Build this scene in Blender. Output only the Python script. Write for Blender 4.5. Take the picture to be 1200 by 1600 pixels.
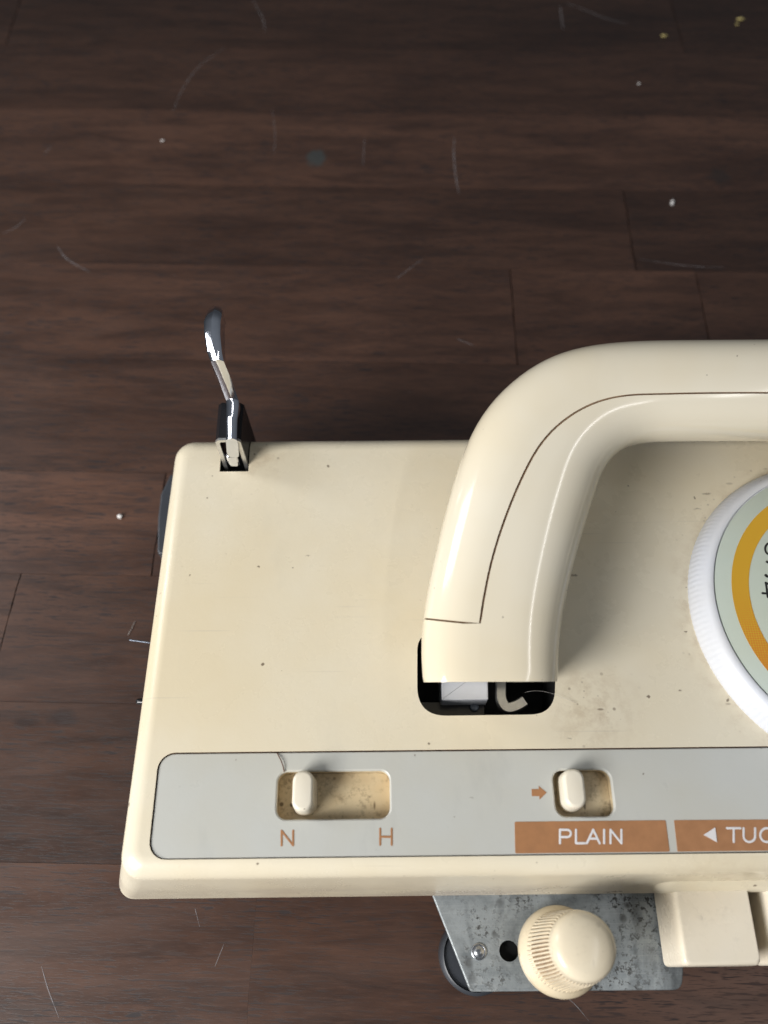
import bpy, math, random
from mathutils import Vector, Matrix
R = math.radians
S = bpy.context.scene
for o in list(bpy.data.objects): bpy.data.objects.remove(o)

# ------------------------------------------------------------------ camera
F_PX, TILT, CAM_H = 1300.0, R(26.2), 0.27
cam = bpy.data.cameras.new('camera'); cam_o = bpy.data.objects.new('camera', cam)
S.collection.objects.link(cam_o)
cam.sensor_fit = 'VERTICAL'; cam.sensor_height = 36; cam.lens = 36 * F_PX / 1600
cam.clip_start = 0.01; cam.clip_end = 50
cam_o.location = (0, 0, CAM_H); cam_o.rotation_euler = (TILT, 0, 0)
S.camera = cam_o
cam.dof.use_dof = True; cam.dof.focus_distance = 0.235; cam.dof.aperture_fstop = 9.0
S.render.resolution_x, S.render.resolution_y = 768, 1024

# ------------------------------------------------------------------ light (indoor window light, lower left)
w = bpy.data.worlds.new('World'); S.world = w; w.use_nodes = True
bg = w.node_tree.nodes['Background']
wn = w.node_tree
_tc = wn.nodes.new('ShaderNodeTexCoord'); _sp = wn.nodes.new('ShaderNodeSeparateXYZ'); wn.links.new(_tc.outputs['Generated'], _sp.inputs[0])
_mr = wn.nodes.new('ShaderNodeMapRange'); _mr.interpolation_type = 'SMOOTHSTEP'
for _k, _v in ((1, 0.0), (2, 1.0), (3, 0.05), (4, 0.185)): _mr.inputs[_k].default_value = _v
wn.links.new(_sp.outputs[2], _mr.inputs[0]); wn.links.new(_mr.outputs[0], bg.inputs[1])
bg.inputs[0].default_value = (0.84, 0.91, 1.0, 1)
def area(name, loc, target, sx, sy, power, col):
    l = bpy.data.lights.new(name, 'AREA'); l.shape = 'RECTANGLE'; l.size = sx; l.size_y = sy
    l.energy = power; l.color = col
    o = bpy.data.objects.new(name, l); S.collection.objects.link(o); o.location = loc
    o.rotation_euler = (Vector(target) - Vector(loc)).to_track_quat('-Z', 'Y').to_euler()
    return o
area('window_light', (-0.52, -0.33, 0.42), (0.0, 0.05, 0.0), 0.36, 0.36, 8.9, (1.0, 0.985, 0.965))
area('side_window_light', (-0.66, 0.34, 0.46), (0.02, 0.08, 0.05), 0.14, 0.32, 1.7, (0.97, 0.985, 1.0))
area('ceiling_strip_light', (0.55, -0.05, 0.95), (0.03, 0.05, 0.0), 0.60, 0.014, 0.8, (1.0, 0.99, 0.97))
S.view_settings.view_transform = 'Standard'; S.view_settings.look = 'None'
S.view_settings.exposure = 0.0; S.view_settings.gamma = 1.0
S.render.engine = 'CYCLES'

# ------------------------------------------------------------------ pixel -> point on a plane of known height
def P(px, py, z):
    u = (px - 600) / F_PX; v = (800 - py) / F_PX
    c, s = math.cos(TILT), math.sin(TILT)
    d = Vector((u, v * c + s, v * s - c))
    k = (CAM_H - z) / -d.z
    return Vector((d.x * k, d.y * k, z))
ORI = Matrix.Translation((0.1335, 0.0735, 0)) @ Matrix.Rotation(R(0.6), 4, 'Z')
INV = ORI.inverted()
def B(px, py, z): return INV @ P(px, py, z)          # in the carriage's own frame

# ------------------------------------------------------------------ node helpers
def mat(name):
    m = bpy.data.materials.new(name); m.use_nodes = True
    nt = m.node_tree; b = nt.nodes['Principled BSDF']
    return m, nt, b
def nd(nt, typ, **kw):
    n = nt.nodes.new(typ)
    for k, v in kw.items():
        if k.startswith('i_'):
            key = k[2:]; n.inputs[int(key) if key.isdigit() else key].default_value = v
        else: setattr(n, k, v)
    return n
def link(nt, a, b): nt.links.new(a, b)
def vecmap(nt, src, scale, rot=(0,0,0), loc=(0,0,0)):
    m = nd(nt, 'ShaderNodeMapping'); m.inputs['Scale'].default_value = scale
    m.inputs['Rotation'].default_value = rot; m.inputs['Location'].default_value = loc
    link(nt, src, m.inputs[0]); return m.outputs[0]
def noise(nt, vec, scale, detail=3, rough=0.55, dist=0.0):
    n = nd(nt, 'ShaderNodeTexNoise'); n.inputs['Scale'].default_value = scale
    n.inputs['Detail'].default_value = detail; n.inputs['Roughness'].default_value = rough
    n.inputs['Distortion'].default_value = dist
    link(nt, vec, n.inputs['Vector']); return n.outputs['Fac']
def rng(nt, val, a, b, c=0.0, d=1.0):
    n = nd(nt, 'ShaderNodeMapRange', i_1=a, i_2=b, i_3=c, i_4=d); link(nt, val, n.inputs[0]); return n.outputs[0]
def math_(nt, op, a, b=None):
    n = nd(nt, 'ShaderNodeMath', operation=op)
    for i, x in enumerate((a, b)):
        if x is None: continue
        if isinstance(x, (int, float)): n.inputs[i].default_value = x
        else: link(nt, x, n.inputs[i])
    return n.outputs[0]
def mixc(nt, fac, a, b):
    n = nd(nt, 'ShaderNodeMix', data_type='RGBA')
    if isinstance(fac, (int, float)): n.inputs[0].default_value = fac
    else: link(nt, fac, n.inputs[0])
    for i, x in ((6, a), (7, b)):
        if isinstance(x, tuple): n.inputs[i].default_value = (*x, 1)
        else: link(nt, x, n.inputs[i])
    return n.outputs[2]
def specks(nt, vec, scale, rad, keep):
    """sparse round specks: one in each cell, only in the cells whose random value is above keep"""
    v = nd(nt, 'ShaderNodeTexVoronoi'); v.inputs['Scale'].default_value = scale
    link(nt, vec, v.inputs['Vector'])
    sep = nd(nt, 'ShaderNodeSeparateColor'); link(nt, v.outputs['Color'], sep.inputs[0])
    r = math_(nt, 'MULTIPLY', sep.outputs[1], rad)
    d = math_(nt, 'SUBTRACT', r, v.outputs['Distance'])
    a = rng(nt, d, 0.0, rad * 0.4)
    g = math_(nt, 'GREATER_THAN', sep.outputs[0], keep)
    return math_(nt, 'MULTIPLY', a, g)
def bump(nt, b, h, strength, dist):
    n = nd(nt, 'ShaderNodeBump', i_0=strength); n.inputs['Distance'].default_value = dist
    link(nt, h, n.inputs['Height']); link(nt, n.outputs[0], b.inputs['Normal'])
def coords(nt): return nd(nt, 'ShaderNodeTexCoord').outputs['Object']

def plastic(name, col, rough=0.28, dirty=1.0, grime=0.0, spec=0.5, smear=0.05, rvar=(0.8, 1.35), extra=None, bumpy=0.05):
    m, nt, b = mat(name); co = coords(nt)
    yel = noise(nt, co, 14, 4)
    dark = tuple(c * k for c, k in zip(col, (0.95, 0.90, 0.80)))
    c = mixc(nt, rng(nt, yel, 0.38, 0.68), col, dark)
    # dull handling smears
    sm = noise(nt, vecmap(nt, co, (60, 25, 40), (0, 0, 0.6)), 1, 5, 0.65)
    c = mixc(nt, math_(nt, 'MULTIPLY', rng(nt, sm, 0.58, 0.75), smear * 4), c, tuple(x * 0.72 for x in col))
    if dirty:
        clean = co
        nz = nd(nt, 'ShaderNodeTexNoise'); nz.inputs['Scale'].default_value = 900; nz.inputs['Detail'].default_value = 2
        link(nt, co, nz.inputs['Vector'])
        sc_ = nd(nt, 'ShaderNodeVectorMath', operation='SCALE'); sc_.inputs['Scale'].default_value = 0.0013
        link(nt, nz.outputs['Color'], sc_.inputs[0])
        ad_ = nd(nt, 'ShaderNodeVectorMath', operation='ADD'); link(nt, co, ad_.inputs[0]); link(nt, sc_.outputs[0], ad_.inputs[1])
        co = ad_.outputs[0]
        s1 = specks(nt, co, 110, 0.065, 0.86 - 0.36 * dirty)
        s2 = specks(nt, vecmap(nt, co, (1, 1, 1), (0, 0, 1.0), (.3, .1, .2)), 230, 0.12, 0.90 - 0.34 * dirty)
        s3 = specks(nt, vecmap(nt, co, (0.22, 1.0, 0.5), (0, 0, 0.7), (.7, .4, .1)), 190, 0.10, 0.90 - 0.2 * dirty)
        s4 = specks(nt, vecmap(nt, co, (0.3, 1.0, 0.5), (0, 0, -1.1), (.2, .9, .1)), 170, 0.08, 0.90 - 0.2 * dirty)
        sp = math_(nt, 'MAXIMUM', math_(nt, 'MAXIMUM', s1, s2), math_(nt, 'MULTIPLY', math_(nt, 'MAXIMUM', s3, s4), 0.7))
        c = mixc(nt, math_(nt, 'MULTIPLY', sp, 0.8), c, (0.10, 0.065, 0.04)); co = clean
    if grime:
        g1 = noise(nt, co, 160, 5, 0.7); g2 = noise(nt, co, 900, 3, 0.6)
        gg = math_(nt, 'MULTIPLY', rng(nt, g1, 0.52 - 0.1 * grime, 0.72), rng(nt, g2, 0.46, 0.62))
        c = mixc(nt, math_(nt, 'MULTIPLY', gg, min(1, 0.85 * grime)), c, (0.055, 0.033, 0.018))
        fl = math_(nt, 'MAXIMUM', specks(nt, co, 430, 0.34, 0.45), specks(nt, vecmap(nt, co, (1, .3, 1), (0, 0, .6)), 420, 0.2, 0.6))
        c = mixc(nt, math_(nt, 'MULTIPLY', math_(nt, 'MULTIPLY', fl, rng(nt, noise(nt, co, 130, 3), 0.40, 0.58)), min(1, grime)), c, (0.035, 0.022, 0.014))
        c = mixc(nt, math_(nt, 'MULTIPLY', rng(nt, noise(nt, co, 60, 3), 0.4, 0.65), 0.5 * grime), c, tuple(x * k for x, k in zip(col, (0.75, 0.62, 0.45))))
    if extra: c = extra(nt, co, c)
    link(nt, c, b.inputs['Base Color'])
    rv = noise(nt, co, 45, 5, 0.65)
    link(nt, rng(nt, rv, 0.3, 0.75, rough * rvar[0], rough * rvar[1]), b.inputs['Roughness'])
    b.inputs['Specular IOR Level'].default_value = spec
    if bumpy: bump(nt, b, noise(nt, co, 700, 2), bumpy, 0.0004)
    return m
def simple(name, col, rough=0.5, metal=0.0, spec=0.5, var=0.25, nscale=120):
    m, nt, b = mat(name); co = coords(nt)
    n = noise(nt, co, nscale, 4, 0.6)
    c = mixc(nt, rng(nt, n, 0.3, 0.7), col, tuple(x * (1 - var) for x in col))
    link(nt, c, b.inputs['Base Color']); b.inputs['Metallic'].default_value = metal
    link(nt, rng(nt, n, 0.3, 0.7, rough * 0.85, min(1, rough * 1.2)), b.inputs['Roughness'])
    b.inputs['Specular IOR Level'].default_value = spec
    return m

CREAM = (0.71, 0.648, 0.512)
M = {}
def case_dirt_and_tone(nt, co, c):
    # grime lodged in places of its own: the front lip by the buttons, round the dial, the handle slot's corner, the lever notch
    sep = nd(nt, 'ShaderNodeSeparateXYZ'); link(nt, co, sep.inputs[0])
    def near(px, py, z, r):
        p = B(px, py, z); d = nd(nt, 'ShaderNodeVectorMath', operation='DISTANCE'); link(nt, co, d.inputs[0]); d.inputs[1].default_value = p
        return rng(nt, d.outputs['Value'], r, r * 0.25)
    fine = math_(nt, 'MAXIMUM', specks(nt, co, 520, 0.30, 0.62), specks(nt, vecmap(nt, co, (.35, 1, 1), (0, 0, .8)), 420, 0.2, 0.7))
    blot = rng(nt, noise(nt, co, 240, 5, 0.7), 0.45, 0.72)
    mask = math_(nt, 'MAXIMUM', near(925, 1105, 0.045, 0.016), math_(nt, 'MAXIMUM', near(985, 1385, 0.03, 0.014), near(408, 712, 0.045, 0.011)))
    mask = math_(nt, 'MAXIMUM', mask, near(1100, 1385, 0.03, 0.02))
    dcn = INV @ Vector((0.1335, 0.0793, 0.045))
    d = nd(nt, 'ShaderNodeVectorMath', operation='DISTANCE'); link(nt, co, d.inputs[0]); d.inputs[1].default_value = dcn
    ring = math_(nt, 'MULTIPLY', rng(nt, d.outputs['Value'], 0.0535, 0.047), 0.8)
    mask = math_(nt, 'MAXIMUM', mask, ring)
    c = mixc(nt, math_(nt, 'MULTIPLY', math_(nt, 'MULTIPLY', fine, mask), 0.65), c, (0.10, 0.06, 0.035))
    c = mixc(nt, math_(nt, 'MULTIPLY', math_(nt, 'MULTIPLY', blot, mask), 0.40), c, (0.30, 0.19, 0.10))
    # greyer in blotches towards the bottom of the case
    lip = math_(nt, 'MULTIPLY', rng(nt, sep.outputs[2], 0.034, 0.024), rng(nt, noise(nt, vecmap(nt, co, (25, 120, 120)), 1, 4, 0.6), 0.40, 0.65))
    c = mixc(nt, math_(nt, 'MULTIPLY', lip, 0.7), c, (0.43, 0.365, 0.305))
    # hairline scuffs
    s = rng(nt, noise(nt, vecmap(nt, co, (18, 900, 60), (0, 0, 0.35)), 1, 2, 0.5), 0.70, 0.78)
    c = mixc(nt, math_(nt, 'MULTIPLY', s, 0.35), c, (0.40, 0.37, 0.31))
    return c
M['cream'] = plastic('cream_plastic', CREAM, 0.27, 1.0, extra=case_dirt_and_tone)
M['cream_gloss'] = plastic('cream_gloss_plastic', (0.74, 0.68, 0.55), 0.11, 0.6, smear=0.02, rvar=(0.95, 1.10), bumpy=0)
M['cream_button'] = plastic('cream_button_plastic', (0.74, 0.68, 0.57), 0.24, 0.7, grime=0.12)
M['cream_knob'] = plastic('cream_knob_plastic', (0.75, 0.665, 0.51), 0.22, 0.8, grime=0.18)
M['cream_well'] = plastic('cream_well_plastic', (0.62, 0.52, 0.35), 0.45, 1.0, grime=1.15)
M['cream_hood'] = plastic('cream_hood_plastic', CREAM, 0.30, 1.0, grime=0.22)
M['switch'] = plastic('switch_plastic', (0.76, 0.71, 0.60), 0.30, 0.5, grime=0.05)
M['panel'] = plastic('grey_panel', (0.505, 0.512, 0.486), 0.33, 0.45, smear=0.09)
M['white'] = plastic('white_plastic', (0.62, 0.64, 0.69), 0.35, 0.7, smear=0.02)
M['face'] = plastic('grey_green_print', (0.46, 0.52, 0.47), 0.38, 0.3, smear=0.02)
M['grime'] = simple('brown_grime', (0.20, 0.11, 0.055), 0.8, var=0.6, nscale=600)
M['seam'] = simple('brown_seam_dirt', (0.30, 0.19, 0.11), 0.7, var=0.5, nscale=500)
M['rib_dirt'] = simple('dirty_groove_plastic', (0.32, 0.20, 0.115), 0.5, var=0.6, nscale=500)
M['black'] = simple('black_interior', (0.006, 0.006, 0.0065), 0.55, var=0.4, spec=0.3)
_n = M['black'].node_tree; _b = _n.nodes['Principled BSDF']; _co = coords(_n)
_src = _b.inputs['Base Color'].links[0].from_socket
link(_n, mixc(_n, math_(_n, 'MULTIPLY', math_(_n, 'MAXIMUM', specks(_n, _co, 420, 0.2, 0.7), specks(_n, vecmap(_n, _co, (.3, 1, 1), (0, 0, .5)), 380, 0.12, 0.75)), 0.5), _src, (0.16, 0.15, 0.14)), _b.inputs['Base Color'])
M['black_paint'] = simple('black_paint', (0.012, 0.012, 0.014), 0.22, var=0.3)
M['rubber'] = simple('dark_rubber', (0.045, 0.05, 0.06), 0.42, var=0.3)
M['chrome'] = simple('chrome', (0.86, 0.89, 0.97), 0.07, 1.0, var=0.12, nscale=260)
M['steel_edge'] = simple('bare_steel_edge', (0.78, 0.77, 0.74), 0.32, 0.9, var=0.15, nscale=500)
M['steel'] = simple('dull_steel', (0.52, 0.54, 0.57), 0.30, 1.0, var=0.35, nscale=500)
M['pin_steel'] = simple('dark_pin_steel', (0.16, 0.18, 0.22), 0.45, 0.8)
M['orange_print'] = simple('tan_brown_print', (0.39, 0.185, 0.080), 0.42, var=0.16, nscale=300)
M['letter_white'] = simple('white_print', (0.72, 0.70, 0.70), 0.45, var=0.08)
M['ink'] = simple('black_ink', (0.012, 0.012, 0.012), 0.4)
M['hair'] = simple('brown_hair', (0.16, 0.08, 0.05), 0.5)
M['fibre'] = simple('pale_fibre', (0.42, 0.40, 0.38), 0.7)
M['crumb_white'] = simple('white_crumb', (0.75, 0.72, 0.70), 0.7)
M['crumb_yellow'] = simple('yellow_crumb', (0.55, 0.45, 0.18), 0.7)

def dial_ring_material():
    m, nt, b = mat('ochre_halftone_print'); co = coords(nt)
    sep = nd(nt, 'ShaderNodeSeparateXYZ'); link(nt, co, sep.inputs[0])
    g = rng(nt, sep.outputs[1], 0.014, -0.030)
    v = nd(nt, 'ShaderNodeTexVoronoi'); v.inputs['Scale'].default_value = 1500; v.inputs['Randomness'].default_value = 0.1
    link(nt, co, v.inputs['Vector'])
    dots = math_(nt, 'LESS_THAN', v.outputs['Distance'], math_(nt, 'MULTIPLY', g, 0.75))
    c = mixc(nt, math_(nt, 'MULTIPLY', dots, 0.85), (0.60, 0.335, 0.022), (0.60, 0.205, 0.018))
    link(nt, c, b.inputs['Base Color']); b.inputs['Roughness'].default_value = 0.4
    return m
M['ring'] = dial_ring_material()

def plate_material():
    m, nt, b = mat('galvanised_steel'); co = coords(nt)
    a = noise(nt, co, 90, 5, 0.65)
    v = nd(nt, 'ShaderNodeTexVoronoi'); v.inputs['Scale'].default_value = 420; link(nt, co, v.inputs['Vector'])
    sep = nd(nt, 'ShaderNodeSeparateColor'); link(nt, v.outputs['Color'], sep.inputs[0])
    c = mixc(nt, rng(nt, a, 0.35, 0.7), (0.44, 0.475, 0.485), (0.19, 0.215, 0.23))
    c = mixc(nt, math_(nt, 'MULTIPLY', sep.outputs[0], 0.35), c, (0.50, 0.53, 0.53))
    # brushed streaks
    st = noise(nt, vecmap(nt, co, (60, 2200, 60)), 1, 3, 0.6)
    c = mixc(nt, rng(nt, st, 0.5, 0.8, 0, 0.35), c, (0.62, 0.65, 0.66))
    s = specks(nt, co, 280, 0.46, 0.30)
    clump = rng(nt, noise(nt, co, 65, 4), 0.42, 0.58)
    fine = rng(nt, noise(nt, co, 800, 4, 0.7), 0.52, 0.60)
    rust = math_(nt, 'MAXIMUM', math_(nt, 'MULTIPLY', s, clump), math_(nt, 'MULTIPLY', fine, rng(nt, clump, 0, 1, 0.15, 1.0)))
    stain = rng(nt, noise(nt, vecmap(nt, co, (90, 45, 60), (0, 0, 0.25), (4.0, 2.2, 0)), 1, 5, 0.62, 0.6), 0.46, 0.70)
    c = mixc(nt, math_(nt, 'MULTIPLY', stain, 0.75), c, (0.055, 0.060, 0.065))
    c = mixc(nt, math_(nt, 'MULTIPLY', rust, 0.9), c, (0.03, 0.028, 0.025))
    link(nt, c, b.inputs['Base Color'])
    link(nt, rng(nt, rust, 0, 1, 0.55, 0.05), b.inputs['Metallic'])
    link(nt, rng(nt, a, 0.3, 0.7, 0.34, 0.55), b.inputs['Roughness'])
    bump(nt, b, math_(nt, 'ADD', rust, math_(nt, 'MULTIPLY', st, 0.5)), 0.25, 0.0002)
    return m
M['plate'] = plate_material()

def wood_material():
    m, nt, b = mat('dark_walnut'); co = coords(nt)
    info = nd(nt, 'ShaderNodeObjectInfo'); csep = nd(nt, 'ShaderNodeSeparateColor'); link(nt, info.outputs['Color'], csep.inputs[0]); rnd = csep.outputs[1]
    comb = nd(nt, 'ShaderNodeCombineXYZ')
    link(nt, math_(nt, 'MULTIPLY', rnd, 37.0), comb.inputs[0]); link(nt, math_(nt, 'MULTIPLY', rnd, 91.0), comb.inputs[1])
    add = nd(nt, 'ShaderNodeVectorMath', operation='ADD'); link(nt, co, add.inputs[0]); link(nt, comb.outputs[0], add.inputs[1])
    v = add.outputs[0]
    # wavy figure
    wv = noise(nt, vecmap(nt, v, (5, 28, 5)), 1, 4, 0.55, 0.4)
    band = noise(nt, vecmap(nt, v, (22, 170, 22)), 1, 4, 0.6, 0.8)
    fine = noise(nt, vecmap(nt, v, (120, 1100, 120)), 1, 4, 0.65)
    pore = noise(nt, vecmap(nt, v, (120, 1500, 120)), 1, 2, 0.5, 0.3)
    pore2 = noise(nt, vecmap(nt, v, (330, 2600, 330), (0, 0, 0.03), (3.1, 1.7, 0)), 1, 2, 0.5)
    zone = rng(nt, noise(nt, vecmap(nt, v, (14, 60, 14)), 1, 2), 0.35, 0.65, 0.35, 1.0)
    c = mixc(nt, rng(nt, wv, 0.30, 0.70), (0.032, 0.0152, 0.0100), (0.092, 0.0450, 0.0285))
    c = mixc(nt, rng(nt, band, 0.42, 0.70, 0, 0.7), c, (0.019, 0.0095, 0.0068))
    c = mixc(nt, rng(nt, fine, 0.50, 0.75, 0, 0.40), c, (0.098, 0.050, 0.033))
    pp = math_(nt, 'MULTIPLY', math_(nt, 'MAXIMUM', rng(nt, pore, 0.56, 0.63), math_(nt, 'MULTIPLY', rng(nt, pore2, 0.58, 0.68), 0.8)), zone)
    c = mixc(nt, math_(nt, 'MULTIPLY', pp, 0.92), c, (0.011, 0.007, 0.008))
    tone = csep.outputs[0]
    hsv = nd(nt, 'ShaderNodeHueSaturation'); link(nt, c, hsv.inputs['Color']); link(nt, tone, hsv.inputs['Value'])
    c = hsv.outputs[0]
    # grey-green round stain, a knot
    geo = nd(nt, 'ShaderNodeNewGeometry').outputs['Position']
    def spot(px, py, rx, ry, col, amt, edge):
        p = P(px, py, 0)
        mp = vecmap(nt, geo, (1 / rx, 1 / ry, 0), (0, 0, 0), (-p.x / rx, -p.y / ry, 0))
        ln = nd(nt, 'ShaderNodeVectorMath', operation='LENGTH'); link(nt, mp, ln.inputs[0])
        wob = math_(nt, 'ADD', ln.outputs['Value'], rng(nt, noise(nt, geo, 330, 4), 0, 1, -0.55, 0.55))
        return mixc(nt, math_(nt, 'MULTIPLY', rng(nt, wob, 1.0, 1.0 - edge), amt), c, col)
    c = spot(494, 247, 0.0050, 0.0062, (0.040, 0.050, 0.050), 0.75, 0.35)
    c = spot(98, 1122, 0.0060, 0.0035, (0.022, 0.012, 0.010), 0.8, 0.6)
    c = spot(1125, 275, 0.006, 0.006, (0.02, 0.016, 0.015), 0.6, 0.5)
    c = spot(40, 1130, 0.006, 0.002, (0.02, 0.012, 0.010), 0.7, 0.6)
    # pale dust
    d = specks(nt, v, 110, 0.030, 0.72)
    c = mixc(nt, math_(nt, 'MULTIPLY', d, 0.6), c, (0.35, 0.32, 0.30))
    link(nt, c, b.inputs['Base Color'])
    rv = noise(nt, vecmap(nt, v, (25, 70, 25)), 1, 4, 0.6)
    link(nt, math_(nt, 'ADD', rng(nt, rv, 0.3, 0.7, 0.32, 0.46), math_(nt, 'MULTIPLY', pp, 0.3)), b.inputs['Roughness'])
    b.inputs['Specular IOR Level'].default_value = 0.5
    h = math_(nt, 'SUBTRACT', math_(nt, 'MULTIPLY', fine, 0.35), pp)
    bump(nt, b, h, 0.12, 0.0002)
    return m
M['wood'] = wood_material()
M['joint'] = simple('dark_joint', (0.010, 0.007, 0.006), 0.85)
def scratch_material():
    m, nt, b = mat('pale_scratch'); b.inputs['Base Color'].default_value = (0.30, 0.28, 0.29, 1); b.inputs['Roughness'].default_value = 0.6
    n = noise(nt, coords(nt), 400, 3)
    link(nt, rng(nt, n, 0.35, 0.65, 0.08, 0.55), b.inputs['Alpha'])
    return m
M['scratch'] = scratch_material()

# ------------------------------------------------------------------ mesh helpers
def obj(name, verts, faces, m, parent=None, angle=35, fm=None):
    me = bpy.data.meshes.new(name); me.from_pydata([tuple(v) for v in verts], [], faces)
    for x in (m if isinstance(m, (list, tuple)) else [m]): me.materials.append(M[x])
    if fm:
        for p, i in zip(me.polygons, fm): p.material_index = i
    me.update(); finish(me, angle)
    o = bpy.data.objects.new(name, me); S.collection.objects.link(o)
    if parent: o.parent = parent
    return o
def finish(me, angle):
    import bmesh
    bm = bmesh.new(); bm.from_mesh(me); bmesh.ops.remove_doubles(bm, verts=bm.verts, dist=1e-7); bmesh.ops.recalc_face_normals(bm, faces=bm.faces); bm.to_mesh(me); bm.free()
    me.polygons.foreach_set('use_smooth', [True] * len(me.polygons))
    me.set_sharp_from_angle(angle=R(angle)); me.update()
def rrect(x0, x1, y0, y1, r, n=6):
    pts = []
    for cx, cy, a0 in ((x1 - r, y1 - r, 0), (x0 + r, y1 - r, 90), (x0 + r, y0 + r, 180), (x1 - r, y0 + r, 270)):
        for i in range(n + 1):
            a = R(a0 + 90 * i / n); pts.append((cx + r * math.cos(a), cy + r * math.sin(a)))
    return pts
def loft(rings, cap0=True, cap1=True, closed=True):
    n = len(rings[0]); v = [p for r in rings for p in r]; f = []
    for k in range(len(rings) - 1):
        for i in range(n if closed else n - 1):
            j = (i + 1) % n
            f.append((k * n + i, k * n + j, (k + 1) * n + j, (k + 1) * n + i))
    if cap0: f.append(tuple(range(n - 1, -1, -1)))
    if cap1: f.append(tuple((len(rings) - 1) * n + i for i in range(n)))
    return v, f
def offset(poly, d):
    """move a closed counter-clockwise outline outward by d"""
    out = []; n = len(poly)
    for i in range(n):
        a, b, c = Vector(poly[i - 1][:2]), Vector(poly[i][:2]), Vector(poly[(i + 1) % n][:2])
        e1, e2 = (b - a), (c - b)
        if e1.length < 1e-9: e1 = e2
        if e2.length < 1e-9: e2 = e1
        n1 = Vector((e1.y, -e1.x)).normalized(); n2 = Vector((e2.y, -e2.x)).normalized()
        m = n1 + n2; m = m / max(m.length_squared, 1e-9) * 2
        if m.length > 2: m = m.normalized() * 2
        out.append((b.x + m.x * d, b.y + m.y * d))
    return out
def prism(outline, z0, z1, bev=0.0, steps=3, botbev=0.0):
    rings = []
    if botbev: rings.append([(x, y, z0) for x, y in offset(outline, -botbev)]); rings.append([(x, y, z0 + botbev) for x, y in outline])
    else: rings.append([(x, y, z0) for x, y in outline])
    if bev:
        for i in range(steps + 1):
            a = R(90 * i / steps)
            rings.append([(x, y, z1 - bev + bev * math.sin(a)) for x, y in offset(outline, -bev * (1 - math.cos(a)))])
        rings.append([(x, y, z1) for x, y in offset(outline, -bev * 1.3)])
    else: rings.append([(x, y, z1) for x, y in outline])
    return loft(rings)
def ccw(poly):
    a = sum(poly[i - 1][0] * poly[i][1] - poly[i][0] * poly[i - 1][1] for i in range(len(poly)))
    return poly if a > 0 else poly[::-1]
def rounded(poly, r, n=5):
    """round the corners of a convex ccw polygon"""
    poly = ccw([tuple(p[:2]) for p in poly]); out = []
    rr = r if isinstance(r, (list, tuple)) else [r] * len(poly)
    for i in range(len(poly)):
        a, b, c = Vector(poly[i - 1]), Vector(poly[i]), Vector(poly[(i + 1) % len(poly)])
        u, v = (a - b).normalized(), (c - b).normalized()
        ang = u.angle(v); d = rr[i] / math.tan(ang / 2)
        p, q = b + u * d, b + v * d
        for k in range(n + 1):
            t = k / n; s = (1 - t) ** 2 * p + 2 * t * (1 - t) * b + t * t * q
            out.append((s.x, s.y))
    return out
def catmull(pts, sub):
    out = []; n = len(pts)
    for i in range(n - 1):
        p0, p1, p2, p3 = pts[max(i - 1, 0)], pts[i], pts[i + 1], pts[min(i + 2, n - 1)]
        for k in range(sub):
            t = k / sub
            out.append([0.5 * (2 * b + (c - a) * t + (2 * a - 5 * b + 4 * c - d) * t * t + (3 * b - a - 3 * c + d) * t ** 3) for a, b, c, d in zip(p0, p1, p2, p3)])
    out.append(list(pts[-1])); return out
def tube(path, rad, sides=8, flat=1.0):
    """tube with rounded ends; flat squashes it in z"""
    path = [Vector(p) for p in path]; rings = []
    n = len(path); rad = rad if isinstance(rad, (list, tuple)) else [rad] * n
    def frame(t):
        up = Vector((0, 0, 1)) if abs(t.z) < 0.95 * t.length else Vector((0, 1, 0))
        s = t.cross(up).normalized(); return s, s.cross(t).normalized()
    T = [(path[min(i + 1, n - 1)] - path[max(i - 1, 0)]).normalized() for i in range(n)]
    def ring(c, t, r):
        s, u = frame(t)
        return [c + s * r * math.cos(2 * math.pi * k / sides) + u * r * flat * math.sin(2 * math.pi * k / sides) for k in range(sides)]
    for a in (20, 55): rings.append(ring(path[0] - T[0] * rad[0] * math.cos(R(a)), T[0], rad[0] * math.sin(R(a))))
    for i in range(n): rings.append(ring(path[i], T[i], rad[i]))
    for a in (55, 20): rings.append(ring(path[-1] + T[-1] * rad[-1] * math.cos(R(a)), T[-1], rad[-1] * math.sin(R(a))))
    return loft(rings)
def join(*vf):
    V, Fc = [], []
    for v, f in vf:
        o = len(V); V += list(v); Fc += [tuple(i + o for i in q) for q in f]
    return V, Fc
def lathe(prof, seg, c=(0, 0, 0), tooth=None):
    rings = []
    for k, (r, z) in enumerate(prof):
        rings.append([(c[0] + (r + (tooth(k, i) if tooth else 0)) * math.cos(2 * math.pi * i / seg),
                       c[1] + (r + (tooth(k, i) if tooth else 0)) * math.sin(2 * math.pi * i / seg), c[2] + z) for i in range(seg)])
    return loft(rings)
def cut(o, cutters, angle=35):
    for c in cutters:
        md = o.modifiers.new('cut', 'BOOLEAN'); md.operation = 'DIFFERENCE'; md.solver = 'EXACT'; md.object = c
        md.material_mode = 'TRANSFER'
    dg = bpy.context.evaluated_depsgraph_get()
    me = bpy.data.meshes.new_from_object(o.evaluated_get(dg))
    o.modifiers.clear(); o.data = me
    me.polygons.foreach_set('use_smooth', [True] * len(me.polygons)); me.set_sharp_from_angle(angle=R(angle))
    for c in cutters: bpy.data.objects.remove(c)
def pxpoly(pts, z): return [tuple(B(x, y, z)[:2]) for x, y in pts]

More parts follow.
